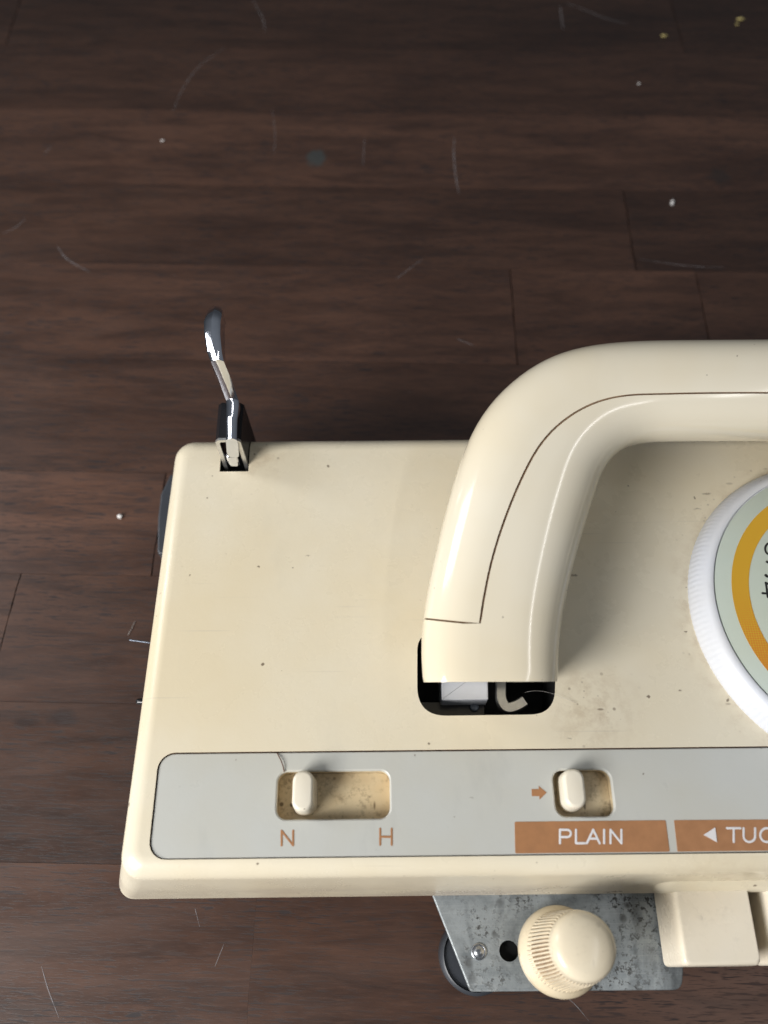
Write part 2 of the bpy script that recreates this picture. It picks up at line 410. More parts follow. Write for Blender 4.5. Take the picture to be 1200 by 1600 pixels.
# ------------------------------------------------------------------ the table: a slab and its staves
random.seed(11)
TR = R(-1.05)
tab_m = Matrix.Rotation(TR, 4, 'Z'); tab_i = tab_m.inverted()
slab_v, slab_f = prism([(-0.75, -0.42), (0.85, -0.42), (0.85, 0.80), (-0.75, 0.80)], -0.032, -0.0016)
table = obj('table_top', slab_v, slab_f, 'joint'); table.rotation_euler = (0, 0, TR)
table['kind'] = 'structure'; table['label'] = 'dark brown wooden table top of glued staves'
def tl(px, py): return tab_i @ P(px, py, 0)
edges = [tl(0, y).y for y in (1600, 1347, 1096, 896, 735, 558, 409, 285, 168, 70)]
w0 = 0.046
lo = [edges[0] - w0 * k for k in range(8, 0, -1)]; hi = [edges[-1] + w0 * k for k in range(1, 8)]
bounds = lo + edges + hi
joints = {8: [(388, 1560)], 10: [(15, 955)], 11: [(249, 815)], 13: [(802, 485), (1097, 475)], 14: [(985, 365)], 17: [(1056, 30)], 9: [(-500, 1220)], 12: [(-420, 640), (1500, 640)], 15: [(-330, 230), (1600, 230)], 16: [(-350, 120), (1500, 120)]}
TONE = {8: 1.22, 9: 0.92, 10: 1.08, 11: 1.20, 12: 1.02, 13: 1.12, 14: 0.84, 15: 1.16, 16: 0.90, 17: 0.66, 18: 0.6}  # stave tones; far rows darkened and front row lightened to paint in light falloff
def wobble(n, amp):
    x, out = 0.0, []
    for _ in range(n): x = 0.6 * x + random.uniform(-amp, amp); out.append(x)
    return out
for k in range(len(bounds) - 1):
    y0, y1 = bounds[k], bounds[k + 1]
    xs = [tl(*p).x for p in joints.get(k + 0, [])] if k in joints else []
    if not xs: xs = [random.choice((-0.26, 0.30, 0.36)) + random.uniform(-0.03, 0.03)] if k in (9, 12, 15) else [random.uniform(-0.3, 0.35)]
    a = xs[0]
    while a > -0.50: a -= random.uniform(0.27, 0.42); xs.insert(0, a)
    a = xs[-1]
    while a < 0.60: a += random.uniform(0.27, 0.42); xs.append(a)
    xs = [max(-0.75, min(0.85, x)) for x in xs]
    ends = []
    for x in xs:
        lean = random.uniform(-0.0012, 0.0012); wb = wobble(9, 0.00022)
        ends.append([(x + lean * (i / 4 - 1) + wb[i], y0 + (y1 - y0) * i / 8) for i in range(9)])
    g = 0.00005
    for i in range(len(xs) - 1):
        if xs[i + 1] - xs[i] < 0.02: continue
        gw = 0.06 if k == 8 else 1.0
        L = [(p[0] + gw * random.uniform(0.0001, 0.00035), p[1]) for p in ends[i]]
        Rr = [(p[0] - gw * random.uniform(0.00005, 0.0003), p[1]) for p in ends[i + 1]]
        L[0] = (L[0][0], y0 + g); L[-1] = (L[-1][0], y1 - g); Rr[0] = (Rr[0][0], y0 + g); Rr[-1] = (Rr[-1][0], y1 - g)
        outl = Rr + L[::-1]
        zt = random.uniform(-0.00003, 0.0)
        rings = [[(x, y, -0.0017) for x, y in outl], [(x, y, zt) for x, y in outl]]
        v, f = loft(rings, cap0=False)
        so = obj('stave', v, f, 'wood', table)
        so.color = (TONE.get(k, random.uniform(.85, 1.1)) * random.uniform(.93, 1.07), random.random(), 0, 1)

# pale scratches in the table's finish
def scratch(pts, r=0.00016):
    pp = catmull([tuple(tl(*p))[:2] for p in pts], 6)
    n = len(pp)
    v, f = tube([(x, y, 0.00005) for x, y in pp], [r * (0.35 + 0.65 * math.sin(math.pi * (i + 0.5) / n)) for i in range(n)], 6, 0.25)
    obj('scratch', v, f, 'scratch', table)
for pts, r in (([(350, 75), (310, 105), (285, 140), (270, 175)], .00013), ([(710, 215), (709, 240), (712, 275), (717, 302)], .00025),
               ([(885, 5), (920, 18), (950, 30), (980, 37)], .0002), ([(395, 0), (410, 28), (414, 50)], .00016), ([(90, 385), (105, 405), (140, 425)], .0002),
               ([(660, 405), (640, 420), (620, 435)], .00013), ([(715, 530), (740, 540)], .00016), 
               ([(65, 1510), (75, 1545), (92, 1590)], .00014), ([(350, 1475), (336, 1510)], .0001), ([(305, 1420), (312, 1448)], .00013), ([(850, 1545), (890, 1562), (920, 1595)], .00013),
               ([(1000, 405), (1070, 415), (1130, 418)], .00012), ([(80, 230), (70, 240)], .00012), ([(425, 170), (430, 210), (428, 240)], .0001), ([(5, 365), (25, 355), (40, 342)], .00013), ([(570, 215), (567, 258)], .00012),
               ([(875, 10), (880, 45)], .0003)):
    scratch(pts, r)

# ------------------------------------------------------------------ the knitting-machine carriage
car = bpy.data.objects.new('knitting_carriage', None); S.collection.objects.link(car)
car.matrix_world = ORI
car['label'] = 'cream plastic knitting machine carriage with handle, dial, switches and metal base plate'
car['category'] = 'carriage'
ZT = 0.045; ZB = 0.020; RO = 0.0052
xl = (B(270, 735, 0.0425).x + B(190, 1345, 0.0425).x) / 2
yr = (B(330, 689, 0.0425).y + B(720, 683, 0.0425).y) / 2
yf = B(500, 1373, 0.0405).y; yfb = B(500, 1401, ZB).y
xr = -xl
def case_ring(ins, fr, z, r):
    return [(x + math.copysign(0.0022, x) * (yr - y) / (yr - yf) - math.copysign(0.0006, x), y, z) for x, y in rrect(xl + ins, xr - ins, yf + fr, yr - ins, r, 8)]
dfront = yf - yfb
rings = [case_ring(-0.0056, -dfront, ZB, 0.0046), case_ring(-0.0055, -dfront - 0.0001, ZB + 0.0008, 0.0048)]
rings.append(case_ring(0, 0, ZT - RO, 0.0062))
for i in range(1, 8):
    a = R(90 * i / 7); e = RO * (1 - math.cos(a))
    rings.append(case_ring(e, e, ZT - RO + RO * math.sin(a), max(0.0062 - e * 0.75, 0.002)))
rings.append(case_ring(RO + 0.0004, RO + 0.0004, ZT, 0.0020))
case = obj('case', *loft(rings), ['cream', 'black', 'grime', 'cream_well'])
PAN = 0.0446
# panel outline: rectangle in the carriage frame
pxl = (B(247, 1200, PAN).x + B(236, 1315, PAN).x) / 2
pyt = (B(400, 1176, PAN).y + B(1150, 1168.5, PAN).y) / 2; pyb = (B(400, 1338, PAN).y + B(1150, 1334.5, PAN).y) / 2
pan_out = rrect(pxl, -pxl, pyb, pyt, 0.0042, 6)
def cutter(v_f, m): return obj('cutter', *v_f, m)
# handle slots (left one in view, its mirror on the other side), lever notch, panel recess, switch pockets
hs = rounded(pxpoly([(652, 988), (652, 1119), (866, 1116), (870, 988)], ZT), [0.0055, 0.0078, 0.0074, 0.0055], 10)
hs_m = ccw([(-x, y) for x, y in hs])
notch = rounded([tuple(B(343, 737, ZT)[:2]), tuple(B(388, 736.5, ZT)[:2]), (B(388, 736, ZT).x, yr + 0.01), (B(343, 736, ZT).x, yr + 0.01)], 0.0002)
def slot(px0, px1, py0, py1, r=0.0026):
    p = [B(px0, (py0 + py1) / 2, PAN).x, B(px1, (py0 + py1) / 2, PAN).x, B((px0 + px1) / 2, py1, PAN).y, B((px0 + px1) / 2, py0, PAN).y]
    return rrect(*p, r, 6)
slots = [slot(433, 609, 1205, 1279.5), slot(866.5, 957, 1203, 1275.5)]
cs = [cutter(prism(hs, 0.024, 0.06), 'black'), cutter(prism(hs_m, 0.024, 0.06), 'black'), cutter(prism(notch, 0.024, 0.06), 'black'),
      cutter(prism(offset(pan_out, 0.00020), ZT - 0.0014, 0.06), 'grime')]
for s in slots: cs.append(cutter(prism(offset(s, 0.00015), 0.0398, 0.06), 'cream_well'))
cut(case, cs); case.parent = car

# dark under-frame that carries the case and stands on the table
und = [(xl + 0.022, yf + 0.016), (xr - 0.022, yf + 0.016), (xr - 0.022, yr - 0.012), (xl + 0.022, yr - 0.012)]
obj('under_frame', *prism(rounded(und, 0.003), 0.0, 0.0205), 'black', car)

# hood lip over the push buttons
hx0 = B(1022, 1384, 0.030).x
hood = []
hy = B(1100, 1395, 0.026).y
for d, z in ((0.0, 0.0235), (0.0, 0.029), (0.0006, 0.0312), (0.0020, 0.0330), (0.0042, 0.0338)):
    hood.append([(x, y, z) for x, y in rrect(hx0 + d, 0.075 - d, hy + d, yf + 0.004, 0.0035, 6)])
obj('button_hood', *loft(hood), 'cream_hood', case)

# ---- control panel
panel = obj('control_panel', *prism(pan_out, ZT - 0.0013, PAN, 0.0003, 2), ['panel'])
cs = []
for s in slots:
    r = [(s, 0.040), (s, PAN - 0.00055), (offset(s, 0.0002), PAN - 0.00015), (offset(s, 0.00055), PAN + 0.00005), (offset(s, 0.0007), PAN + 0.002)]
    cs.append(cutter(loft([[(x, y, z) for x, y in o_] for o_, z in r]), 'panel'))
cut(panel, cs, 12); panel.parent = car
for s in slots: obj('switch_slot', *prism(offset(s, 0.00008), 0.0399, 0.0404), 'cream_well', panel)
def slide_switch(px, py, wpx, hpx, zt):
    c = B(px, py, zt); s = B(px + wpx / 2, py, zt).x - c.x; h = c.y - B(px, py + hpx / 2, zt).y
    rings = []
    for k, z in ((1.22, 0.0405), (1.16, 0.043), (1.10, zt - 0.0016), (1.04, zt - 0.0006), (0.92, zt - 0.0001), (0.72, zt)):
        sw = s * k; hh = h + s * (k - 1)
        rings.append([(x, y, z) for x, y in rrect(c.x - sw, c.x + sw, c.y - hh, c.y + hh, min(sw, hh) * 0.93, 7)])
    return obj('slide_switch', *loft(rings), 'switch', panel, 50)
slide_switch(473, 1235, 31, 62, 0.0490)
slide_switch(898.5, 1231, 31, 60, 0.0490)

# ---- printed lettering on the panel (each letter a mesh of its own)
def strokes(name, lines, px_w, m, parent, z=PAN + 0.00006):
    r = px_w / 2 / 5700
    parts = [tube([B(x, y, z) for x, y in ln], r, 8, 0.10) for ln in lines]
    return obj(name, *join(*parts), m, parent, 60)
def L(ch, x0, x1, y0, y1):
    xm = (x0 + x1) / 2; ym = (y0 + y1) / 2
    def arc(cx, cy, rx, ry, a0, a1, n=12): return [(cx + rx * math.cos(R(a0 + (a1 - a0) * i / n)), cy - ry * math.sin(R(a0 + (a1 - a0) * i / n))) for i in range(n + 1)]
    if ch == 'N': return [[(x0, y1), (x0, y0)], [(x0, y0), (x1, y1)], [(x1, y1), (x1, y0)]]
    if ch == 'H': return [[(x0, y0), (x0, y1)], [(x1, y0), (x1, y1)], [(x0, ym), (x1, ym)]]
    if ch == 'P':
        h = (y1 - y0) * 0.27
        return [[(x0, y1), (x0, y0)], [(x0, y0), (x1 - h, y0)] + arc(x1 - h, y0 + h, h, h, 90, -90) + [(x0, y0 + 2 * h)]]
    if ch == 'L': return [[(x0, y0), (x0, y1)], [(x0, y1), (x1, y1)]]
    if ch == 'A': return [[(x0, y1), (xm, y0)], [(xm, y0), (x1, y1)], [(x0 + (x1 - x0) * .2, y0 + (y1 - y0) * .66), (x1 - (x1 - x0) * .2, y0 + (y1 - y0) * .66)]]
    if ch == 'I': return [[(xm, y0), (xm, y1)]]
    if ch == 'T': return [[(x0, y0), (x1, y0)], [(xm, y0), (xm, y1)]]
    if ch == 'U':
        r = (x1 - x0) / 2
        return [[(x0, y0), (x0, y1 - r)] + arc(xm, y1 - r, r, r, 180, 360) + [(x1, y0)]]
    if ch == 'C': return [arc(xm, ym, (x1 - x0) / 2, (y1 - y0) / 2, 48, 312, 18)]
    if ch == 'K': return [[(x0, y0), (x0, y1)], [(x1, y0), (x0, ym + 2)], [(x0 + 5, ym), (x1, y1)]]
for ch, x0, x1, y0, y1 in (('N', 440, 458, 1298, 1321), ('H', 594, 612, 1295, 1320)):
    strokes('letter', L(ch, x0, x1, y0, y1), 3.0, 'orange_print', panel)
Z1 = PAN + 0.00008; Z2 = PAN + 0.00022
yb = pyb + 0.00035
def block(pts, rr):
    q = [tuple(B(x, y, PAN)[:2]) for x, y in pts]
    q = [(x, yb if py > 1320 else y) for (x, y), (_, py) in zip(q, pts)]
    obj('label_block', *prism(rounded(q, rr, 4), PAN - 0.0001, Z1, 0.00003, 1), 'orange_print', panel)
block([(1047, 1334), (1040, 1281.5), (804, 1284), (805, 1335)][::-1], 0.0004)
block([(1400, 1332), (1392, 1279), (1053, 1281.5), (1059, 1334)][::-1], 0.0002)
for ch, x0, x1 in (('P', 875, 892), ('L', 900, 914), ('A', 917, 937), ('I', 940, 948), ('N', 954, 971)):
    strokes('letter', L(ch, x0, x1, 1296.5, 1317.5), 3.2, 'letter_white', panel, Z2 - 0.0001)
for ch, x0, x1 in (('T', 1136, 1157), ('U', 1162, 1180), ('C', 1188, 1208), ('K', 1216, 1234)):
    strokes('letter', L(ch, x0, x1, 1294, 1315.5), 3.2, 'letter_white', panel, Z2 - 0.0001)
tri = ccw(pxpoly([(1099, 1304.5), (1117, 1293), (1120, 1316)], PAN))
obj('arrow_mark', *prism(tri, PAN, Z2), 'letter_white', panel)
arr = ccw(pxpoly([(830.5, 1233), (842, 1233), (841.5, 1228), (854, 1238.5), (843, 1249.5), (842.5, 1244), (831, 1244)], PAN))
obj('arrow_mark', *prism(arr, PAN - 0.0001, Z1), 'orange_print', panel)

# ---- handle: a core swept along the photographed outline, and the cover set into its outer half
hz0 = 0.0535; EXP = [0.76]
st = [(661, 1066, 867, 1065), (657, 1020, 868, 1020), (657, 978, 871, 975), (670, 908, 886, 905), (687, 835, 906, 838), (703, 775, 925, 778),
      (728, 694, 935, 748), (768, 628, 947, 727), (832, 575, 963, 709), (897, 551, 985, 695), (966, 543, 1008, 688), (1032, 541, 1034, 685), (1100, 540.5, 1100, 684), (1180, 540, 1180, 684), (1262, 539.5, 1262, 684)]
stations = []
HTHETA = R(14.5); hy0 = B(766, 1066, hz0).y
def on_handle_plane(px, py):
    z = hz0
    for _ in range(12): z = hz0 + math.tan(HTHETA) * (B(px, py, z).y - hy0)
    return B(px, py, z)
HUP = Vector((0, -math.sin(HTHETA), math.cos(HTHETA)))
for ax, ay, bx, by in st: stations.append((*on_handle_plane(ax, ay), *on_handle_plane(bx, by)))
sm = catmull(stations, 5)
for _ in range(8):
    sm = [sm[0]] + [[0.25 * a + 0.5 * b + 0.25 * c for a, b, c in zip(sm[q - 1], sm[q], sm[q + 1])] for q in range(1, len(sm) - 1)] + [sm[-1]]
for _ in range(30):
    sm = [sm[0]] + [[0.25 * a + 0.5 * b + 0.25 * c for a, b, c in zip(sm[q - 1], sm[q], sm[q + 1])] if q < 24 else sm[q] for q in range(1, len(sm) - 1)] + [sm[-1]]
mir = [(-s[0], s[1], s[2], -s[3], s[4], s[5]) for s in sm]
full = sm + mir[::-1]
cover0 = 10  # first swept station that the cover reaches
nfull_ = len(full)
def sec(s, prev, nxt):
    a, b = Vector(s[:3]), Vector(s[3:]); c = (a + b) / 2
    T = (Vector(nxt[:3]) + Vector(nxt[3:]) - Vector(prev[:3]) - Vector(prev[3:])).normalized()
    W = (b - a); hw = W.length / 2; W = W.normalized(); U = HUP
    return c, W, U, hw
HH = 0.0128
def sp(c, W, U, hw, phi, k=1.0, dr=0.0):
    cs_, sn = math.cos(phi), math.sin(phi); e = EXP[0]
    x = math.copysign(abs(cs_) ** e, cs_) * (hw - dr) * k; y = math.copysign(abs(sn) ** e, sn) * (HH - dr) * k
    return c + W * x + U * y
PS = R(100); N1, N2 = 24, 24
def phi_of(x):
    return math.acos(max(-1, min(1, math.copysign(abs(x) ** (1 / EXP[0]), x))))
def seam(i, gap=0.0):
    k = min(i, nfull - 1 - i) / 5      # in photographed stations
    t = max(0.0, min(1.0, (k - 3.0) / 8.0)); t = t * t * (3 - 2 * t)
    return phi_of(-0.22 + 0.60 * t - gap / 0.0175)
core_r, cov_r = [], []
nfull = len(full)
def skew(p, i, c, W, hw):
    x = (p - c).dot(W) / hw
    a, b = (full[i], full[i + 1]) if i < nfull // 2 else (full[i], full[i - 1])
    T = (Vector(b[:3]) + Vector(b[3:]) - Vector(a[:3]) - Vector(a[3:])).normalized()
    return p - T * 0.0024 * max(0.0, min(1.0, (x + 1) / 0.78)) ** 0.6
ENDS = (cover0, nfull_ - 1 - cover0)
def core_ring(i, dr, k=1.0, shift=0.0):
    c, W, U, hw = sec(full[i], full[max(i - 1, 0)], full[min(i + 1, nfull - 1)])
    T = W.cross(U)
    c = c + T * shift
    EXP[0] = 0.60 + 0.16 * min(1, min(i, nfull - 1 - i) / 22); pu = seam(i)
    ps = [sp(c, W, U, hw, -PS + (PS + pu) * j / N1, k) for j in range(N1 + 1)]
    ps += [sp(c, W, U, hw, pu + R(0.3) + (2 * math.pi - PS - pu - R(0.6)) * j / N2, k, dr) for j in range(N2 + 1)]
    if i in ENDS: ps[N1 + 1:] = [skew(p, i, c, W, hw) for p in ps[N1 + 1:]]
    return ps
c0, W0, U0, h0 = sec(full[0], full[0], full[1])
for i in range(nfull):
    if i == 0:
        core_r.append(core_ring(0, 0, 0.97)); core_r.append(core_ring(0, 0, 0.99)); 
    inside = cover0 <= i <= nfull - 1 - cover0
    if i == cover0: core_r.append(core_ring(i, 0)); core_r.append(core_ring(i, 0.0007))
    elif i == nfull - 1 - cover0: core_r.append(core_ring(i, 0.0007)); core_r.append(core_ring(i, 0))
    elif i > 0: core_r.append(core_ring(i, 0.0007 if inside else 0))
v, f = loft(core_r)
ncr = N1 + N2 + 2
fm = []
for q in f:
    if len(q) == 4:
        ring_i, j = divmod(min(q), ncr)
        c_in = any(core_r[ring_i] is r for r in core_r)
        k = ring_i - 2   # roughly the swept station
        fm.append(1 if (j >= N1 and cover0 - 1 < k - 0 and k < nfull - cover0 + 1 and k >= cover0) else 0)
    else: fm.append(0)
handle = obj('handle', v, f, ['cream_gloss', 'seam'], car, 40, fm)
# make the inside of the cover's bed the grimy one only where it is recessed
for i in range(cover0, nfull - cover0):
    cs_list = []
    c, W, U, hw = sec(full[i], full[max(i - 1, 0)], full[min(i + 1, nfull - 1)])
    g = R(2.0); EXP[0] = 0.60 + 0.16 * min(1, min(i, nfull - 1 - i) / 22)
    def pos(i=i): return c
    outer = []
    a0, a1 = seam(i, 0.00058), 2 * math.pi - PS - g
    for j in range(N2 + 1):
        ph = a0 + (a1 - a0) * j / N2
        d = 0.00018 if j in (0, N2) else (0.00003 if j in (1, N2 - 1) else 0.0)
        outer.append(sp(c, W, U, hw, ph, 1.0, d))
    inner = [sp(c, W, U, hw, a1 - (a1 - a0) * j / N2, 1.0, 0.00062) for j in range(N2 + 1)]
    rr_ = outer + inner
    if i in ENDS or i == nfull - 1 - cover0: rr_ = [skew(p, i, c, W, hw) for p in rr_]
    cov_r.append(rr_)
# small gap and softened lip at the cover's lower ends
def nudge(r0, r1, d):
    n = len(r0); out = []
    for p, q in zip(r0, r1): out.append(p + (q - p).normalized() * d)
    return out
cov_r[0] = nudge(cov_r[0], cov_r[1], 0.0005); cov_r[-1] = nudge(cov_r[-1], cov_r[-2], 0.0005)
obj('handle_cover', *loft(cov_r), 'cream_gloss', handle, 40)

# what shows in the handle's slot
zb = 0.0400
q = pxpoly([(690, 1040), (690, 1094), (763, 1093), (762, 1040)], zb)
obj('hinge_block', *prism(rounded(q, 0.0004), 0.026, zb, 0.0003, 2), 'white', handle)
hk = catmull([tuple(B(x, y, 0.037)) for x, y in [(784, 1040), (783, 1075), (784, 1093), (792, 1105), (806, 1103), (820, 1095)]], 5)
hv = []
for i, p in enumerate(hk):
    p = Vector(p); t = (Vector(hk[min(i + 1, len(hk) - 1)]) - Vector(hk[max(i - 1, 0)])).normalized(); s = Vector((-t.y, t.x, 0))
    wd = 0.0015
    hv.append([p + s * wd, p + s * wd * 0.8 + Vector((0, 0, .0004)), p - s * wd * 0.8 + Vector((0, 0, .0004)), p - s * wd, p - s * wd - Vector((0, 0, .0020)), p + s * wd - Vector((0, 0, .0020))])
obj('hinge_hook', *loft(hv), 'steel_edge', handle, 50)
q = pxpoly([(655, 1096), (655, 1130), (758, 1130), (758, 1096)], 0.034)
obj('hinge_plate', *prism(ccw(q), 0.0242, 0.034, 0.0003, 1), 'black_paint', handle)
hsx = B(741, 1105, 0.0342)
obj('hinge_screw', *lathe([(0.0013, -0.001), (0.0013, 0.0004), (0.0011, 0.0006), (0.0004, 0.0007)], 20, tuple(hsx)), 'pin_steel', handle, 50)

# ---- dial
dc = INV @ Vector((0.1335, 0.0793, 0))
prof = [(0.0462, ZT - 0.0004), (0.0466, ZT + 0.0004), (0.0466, ZT + 0.0012), (0.0454, ZT + 0.0045), (0.0448, ZT + 0.0052), (0.0440, ZT + 0.0062), (0.0431, ZT + 0.0070), (0.0420, ZT + 0.0073), (0.0416, ZT + 0.0072), (0.0415, ZT + 0.0066)]
SEG = 720
dial = obj('dial', *lathe(prof, SEG, (0, 0, 0), lambda k, i: (0.000035 if i % 4 < 2 else -0.000035) if 1 <= k <= 4 else 0), 'white', car, 32)
dial.location = (dc.x, dc.y, 0)
def disc(name, r0, r1, z, m, parent):
    n = 160
    if r0 == 0: rr = [(r1, z - 0.0004), (r1, z - 0.00004), (r1 - 0.00006, z)]; return obj(name, *lathe(rr, n), m, parent)
    rings = [[(r * math.cos(2 * math.pi * i / n), r * math.sin(2 * math.pi * i / n), zz) for i in range(n)] for r, zz in ((r0, z - 0.00006), (r0, z), (r1, z), (r1, z - 0.00006))]
    return obj(name, *loft(rings, False, False), m, parent)
ZF = ZT + 0.0070
disc('dial_face', 0, 0.0412, ZF, 'face', dial)
def drad(px, py): 
    p = B(px, py, ZF) - dc; return math.hypot(p.x, p.y)
disc('dial_ring', drad(1170, 905), drad(1143, 900), ZF + 0.00006, 'ring', dial)
def ink(lines, wpx):
    r = wpx / 2 / 5600
    parts = [tube([B(x, y, ZF + 0.00006) - Vector((dc.x, dc.y, 0)) for x, y in ln], r, 8, 0.12) for ln in lines]
    obj('dial_lettering', *join(*parts), 'ink', dial, 60)
ink([[(1204 + 8.5 * math.cos(R(a)), 857.5 - 9.5 * math.sin(R(a))) for a in range(50, 311, 20)]], 3.2)
ink([[(1198.5, 878), (1201, 879)]], 4.4)
ink([[(1196.5, 899), (1198.5, 900.5)]], 4.6)
ink([[(1191.5, 927), (1200, 927.5), (1208, 928)], [(1196.5, 910.5), (1198, 920), (1199.5, 933)], [(1196.5, 910.5), (1203, 914), (1208, 917)]], 3.4)

# ---- lever and its black bracket at the rear notch
zt_b = 0.0600; zl_b = 0.030
def bq(px, py, z): return B(px, py, z)
fl, frr = bq(336, 684, zt_b), bq(372, 682, zt_b)
dy = 0.0125
wall = 0.0011
def box(x0, x1, y0, y1, z0, z1): return prism([(x0, y0), (x1, y0), (x1, y1), (x0, y1)], z0, z1, 0.0002, 1)
x0, x1 = fl.x, frr.x + 0.0006; y0 = fl.y
n_in = B(388, 720, ZT).x
# sheet bent to an inverted U: section in x-z swept back along y, walls splay outward to the foot
def u_section(y, zt, grow):
    xa, xb = x0, x1
    o_ = [(xa - grow, zl_b), (xa - grow * 0.2, zt - 0.0012), (xa + 0.0010, zt), (xb - 0.0010, zt), (xb + grow * 0.2, zt - 0.0012), (xb + grow, zl_b)]
    i_ = [(xb + grow - wall, zl_b), (xb - wall, zt - 0.0018), (xb - 0.0016, zt - wall), (xa + 0.0016, zt - wall), (xa + wall, zt - 0.0018), (xa - grow + wall, zl_b)]
    return [(x, y, z) for x, z in o_ + i_]
brk = obj('lever_bracket', *loft([u_section(y0, zt_b, 0.0002), u_section(y0 + dy * 0.7, zt_b, 0.0004), u_section(y0 + dy, zt_b - 0.0004, 0.0010)]), 'black_paint', car, 30)
def rim(y):
    o_ = u_section(y, zt_b, 0.0002); return [(x, yy, z + (0.00005 if 0 < k < 5 else 0)) for k, (x, yy, z) in enumerate(o_)]
obj('bracket_edge', *loft([rim(y0 - 0.0009), rim(y0 - 0.0001)]), 'steel_edge', brk, 30)
# lever bar: rectangular section swept along its bends
lev = [(362, 704, 0.0560, 17), (361, 686, 0.0618, 17), (361.5, 655, 0.0630, 17), (363, 633, 0.0640, 19), (362.5, 624, 0.0650, 19.5), (352, 594, 0.0710, 20), (339, 563, 0.0785, 20), (334.5, 548, 0.0800, 23), (331, 520, 0.0808, 25), (331, 501, 0.0812, 26), (333, 491, 0.0806, 25), (335.5, 483, 0.0790, 23), (336.5, 479, 0.0770, 18)]
rows = []
for x, y, z, wpx in lev:
    rows.append((B(x - wpx / 2, y, z), B(x + wpx / 2, y, z)))
lr = []
for i, (a, b) in enumerate(rows):
    h = 0.0085 if i > 3 else 0.0040
    if i >= len(rows) - 3: h = 0.0070
    W = (b - a); e = W.normalized() * min(0.0008, W.length * .2); dz = Vector((0, 0, 0.0006)); D = Vector((0, 0, -h))
    mid_ = (a + b) / 2 + Vector((0, 0, 0.00042))
    lr.append([a - dz, a + e, mid_, b - e, b - dz, b + D + dz, b - e + D, a + e + D, a + D + dz])
lever = obj('lever', *loft(lr), 'chrome', car, 24)
# squared lower end showing inside the bracket
ex0, ex1 = B(352, 708, 0.0525).x, B(370, 708, 0.0525).x
ey = B(360, 716, 0.0515).y
q = rrect(ex0, ex1, ey, ey + 0.009, 0.0009, 4)
obj('lever_foot', *prism(q, 0.046, 0.0522, 0.0007, 3), 'chrome', lever, 50)

# ---- base plate with rivet, hole, wheel and thumb knob
ZP = 0.0145
pl = rounded([tuple(B(664, 1370, ZP)[:2]), tuple(B(735, 1550, ZP)[:2]), tuple(B(1066, 1547, ZP)[:2]), tuple(B(1069, 1500, ZP)[:2]), tuple(B(1040, 1370, ZP)[:2])], [0.001, 0.0012, 0.003, 0.002, 0.001])
plate = obj('base_plate', *prism(pl, ZP - 0.0016, ZP, 0.0004, 2), ['plate', 'black'])
hc = B(795, 1486, ZP)
cut(plate, [cutter(lathe([(0.0026, 0.0), (0.0026, 0.012)], 28, (hc.x, hc.y, ZP - 0.006)), 'black')]); plate.parent = car
obj('hole_backing', *lathe([(0.0036, 0), (0.0036, 0.0030)], 24, (hc.x, hc.y, ZP - 0.0055)), 'black', plate)  # black plug added below the hole so it looks dark
rc = B(748, 1487, ZP)
obj('rivet', *lathe([(0.0021, -0.0003), (0.0021, 0.0003), (0.0018, 0.00042), (0.00165, 0.0002), (0.0014, 0.0002), (0.0009, 0.0006), (0.0003, 0.0007)], 24, (rc.x, rc.y, ZP)), 'steel', plate, 50)
wc = INV @ Vector((0.0253, -0.0085, 0))
def wheel(c, r, z0, z1):
    t = [(r * 0.55, z0), (r * 0.93, z0), (r, z0 + 0.001), (r, z1 - 0.0012), (r * 0.97, z1 - 0.0004), (r * 0.90, z1), (r * 0.86, z1 - 0.0008), (r * 0.5, z1 - 0.0008), (r * 0.45, z1 - 0.0002), (r * 0.2, z1 - 0.0002)]
    return obj('wheel', *lathe(t, 64, (c.x, c.y, 0)), 'rubber', car, 40)
wheel(wc, 0.0098, 0.0, 0.0105)
bp = rounded([tuple(B(x, y, 0.012)[:2]) for x, y in [(300, 736), (266, 741), (251, 772), (246.5, 810), (245.5, 865), (300, 867)]], 0.0012, 4)
obj('side_bumper', *prism(bp, 0.002, 0.012, 0.0006, 3), 'rubber', car, 40)
obj('wheel_axle', *lathe([(0.002, 0.009), (0.002, 0.0130)], 16, (wc.x, wc.y, 0)), 'steel', car)
# thumb knob
kc = INV @ Vector((0.0470, -0.0069, 0))
kp = [(0.0040, -0.0052), (0.0108, -0.0050), (0.0116, -0.0044), (0.0117, -0.0020), (0.0113, -0.0006), (0.0106, 0.0004), (0.0101, 0.0012), (0.0096, 0.0030), (0.0091, 0.0110), (0.0085, 0.0185), (0.0083, 0.0195), (0.0083, 0.0214), (0.0080, 0.0228), (0.0073, 0.0236), (0.0056, 0.0242), (0.0030, 0.0247), (0.0008, 0.0248)]
TE = 58; KS = TE * 6
def ktooth(k, i):
    if 7 <= k <= 9: return 0.00026 if i % 6 in (0, 1, 2) else -0.00026
    return 0
kv, kf = lathe(kp, KS, (0, 0, 0), ktooth)
kfm = []
for q in kf:
    if len(q) == 4:
        k, i = divmod(min(q), KS); kfm.append(1 if 7 <= k <= 8 and i % 6 in (3, 4) else 0)
    else: kfm.append(0)
knob = obj('thumb_knob', kv, kf, ['cream_knob', 'rib_dirt'], car, 32, kfm)
knob.scale = (0.95, 0.95, 0.98); knob.location = (kc.x, kc.y, 0.0225); knob.rotation_euler = (R(-4.0), R(3.0), 0)
obj('knob_screw', *lathe([(0.0022, 0.0), (0.0022, 0.006)], 16, (kc.x, kc.y, 0.0140)), 'steel', plate)

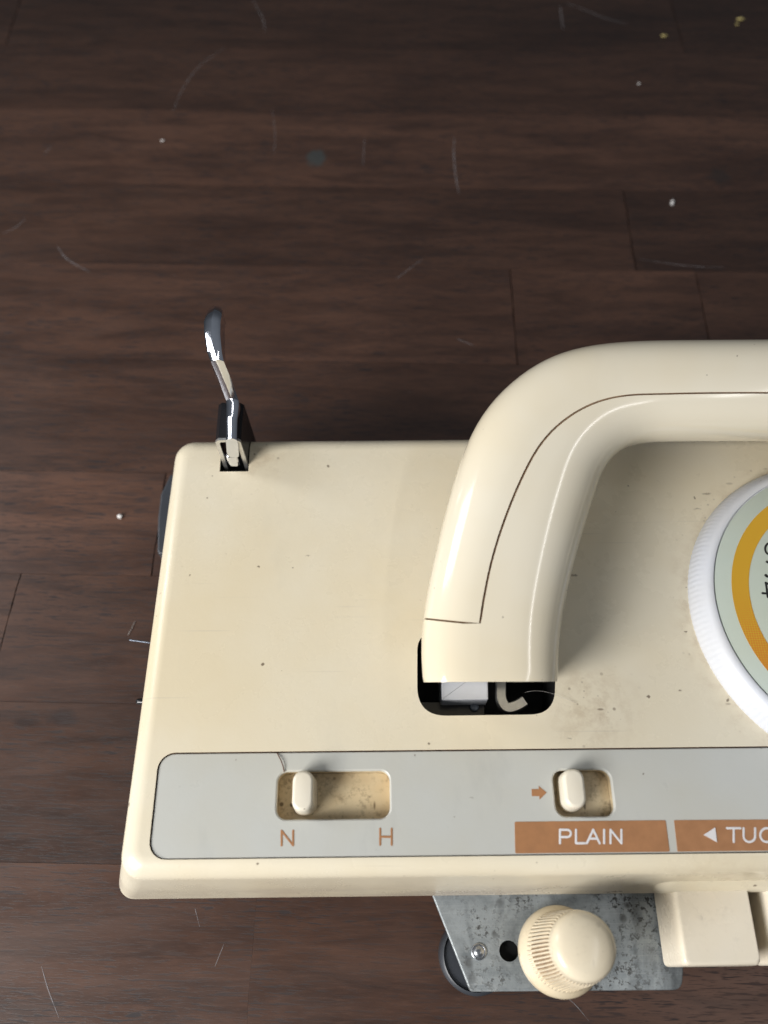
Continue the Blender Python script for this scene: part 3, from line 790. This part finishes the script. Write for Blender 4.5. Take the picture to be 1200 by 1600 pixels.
# ---- push buttons
def push_button(xa_t, xb_t, py0, py1, zt, zbot):
    a = B(xa_t, py1, zt); b = B(xb_t, py1 - 2, zt); yb_ = a.y; yt_ = yf + 0.002
    rings = []
    for e, z in ((-0.0013, zbot), (-0.0009, zt - 0.0060), (-0.0006, zt - 0.0030), (-0.0004, zt - 0.0012), (-0.0001, zt - 0.0005), (0.0003, zt - 0.00012), (0.0008, zt), (0.0011, zt)):
        rings.append([(x, y, z - max(0, (yb_ + 0.004 - y)) * 0.0) for x, y in rrect(a.x + e, b.x - e * 0.4, yb_ + e * 0.8, yt_, 0.0013, 5)])
    return obj('push_button', *loft(rings), 'cream_button', car, 40)
push_button(1071, 1190, 1395, 1508, 0.0300, 0.0160)
push_button(1222, 1330, 1395, 1506, 0.0300, 0.0160)

# ---- small bits that stick out on the left side
pa, pb = B(203, 1000, 0.024), B(262, 1008, 0.024)
obj('pin', *tube([pa, pb], 0.00028, 10), 'pin_steel', car, 60)
sc = B(217, 1096, 0.024)
obj('side_screw', *tube([sc, sc + Vector((0.010, -0.0005, 0))], 0.00095, 12), 'black_paint', car, 60)

# ------------------------------------------------------------------ crumbs and a hair
def crumb(px, py, sx, sy, sz, m, label, seed, rot=0.0):
    rd = random.Random(seed); rings = []
    n = 9
    for k in range(5):
        a = math.pi * (k + 0.5) / 5
        rings.append([(sx * math.sin(a) * math.cos(2 * math.pi * i / n) * rd.uniform(.75, 1.15), sy * math.sin(a) * math.sin(2 * math.pi * i / n) * rd.uniform(.75, 1.15), sz * (1 - math.cos(a)) * rd.uniform(.9, 1.0)) for i in range(n)])
    o = obj('crumb', *loft(rings), m, None, 30); o.location = P(px, py, 0); o.rotation_euler = (0, 0, rot)
    mn = min(v.co.z for v in o.data.vertices); o.location.z = -mn + 0.00005
    o['label'] = label; o['category'] = 'crumb'; o['group'] = 'crumbs on the table'
crumb(188, 808, .0010, .0010, .0007, 'crumb_white', 'round white crumb beside the dark wheel of the carriage', 1)
crumb(1050, 318, .0008, .0020, .0005, 'crumb_white', 'long white crumb on the table behind the handle', 2, -0.35)
crumb(1037, 57, .0014, .0008, .0005, 'crumb_yellow', 'yellow crumb at the end of a long pale scratch', 3)
crumb(1156, 31, .0020, .0008, .0005, 'crumb_yellow', 'elongated tan crumb by the dark stave joint', 4, 0.1)
crumb(1151, 39, .0008, .0006, .0004, 'crumb_yellow', 'tiny tan crumb touching the elongated tan crumb', 5)
crumb(254, 221, .0008, .0005, .0004, 'crumb_white', 'tiny white crumb alone on the bare table', 6)
crumb(998, 132, .0006, .0006, .0004, 'crumb_white', 'tiny round white crumb between yellow crumb and handle', 7)
def strand(name, pts, z, r, m, label, cat):
    pp = catmull([(*P(x, y, z)[:2], z + dz) for x, y, dz in pts], 6)
    o = obj(name, *tube(pp, r, 6), m, None, 60); o['label'] = label; o['category'] = cat; return o
strand('hair', [(433, 1177, 0), (438, 1186, .0003), (442, 1196, .0003), (444, 1206, 0)], PAN + 0.0002, 0.00014, 'hair', 'short brown hair curving from the panel edge to the long slot', 'hair')
strand('fibre', [(200, 992, 0), (206, 982, .0002), (211, 971, 0)], 0.0002, 0.00009, 'fibre', 'short pale fibre on the table beside the metal pin', 'fibre')
strand('fibre', [(820, 1082, 0), (835, 1080, .0004), (858, 1083, .0004), (900, 1098, 0)], ZT + 0.0003, 0.00003, 'fibre', 'thin pale fibre across the corner of the handle slot', 'fibre')
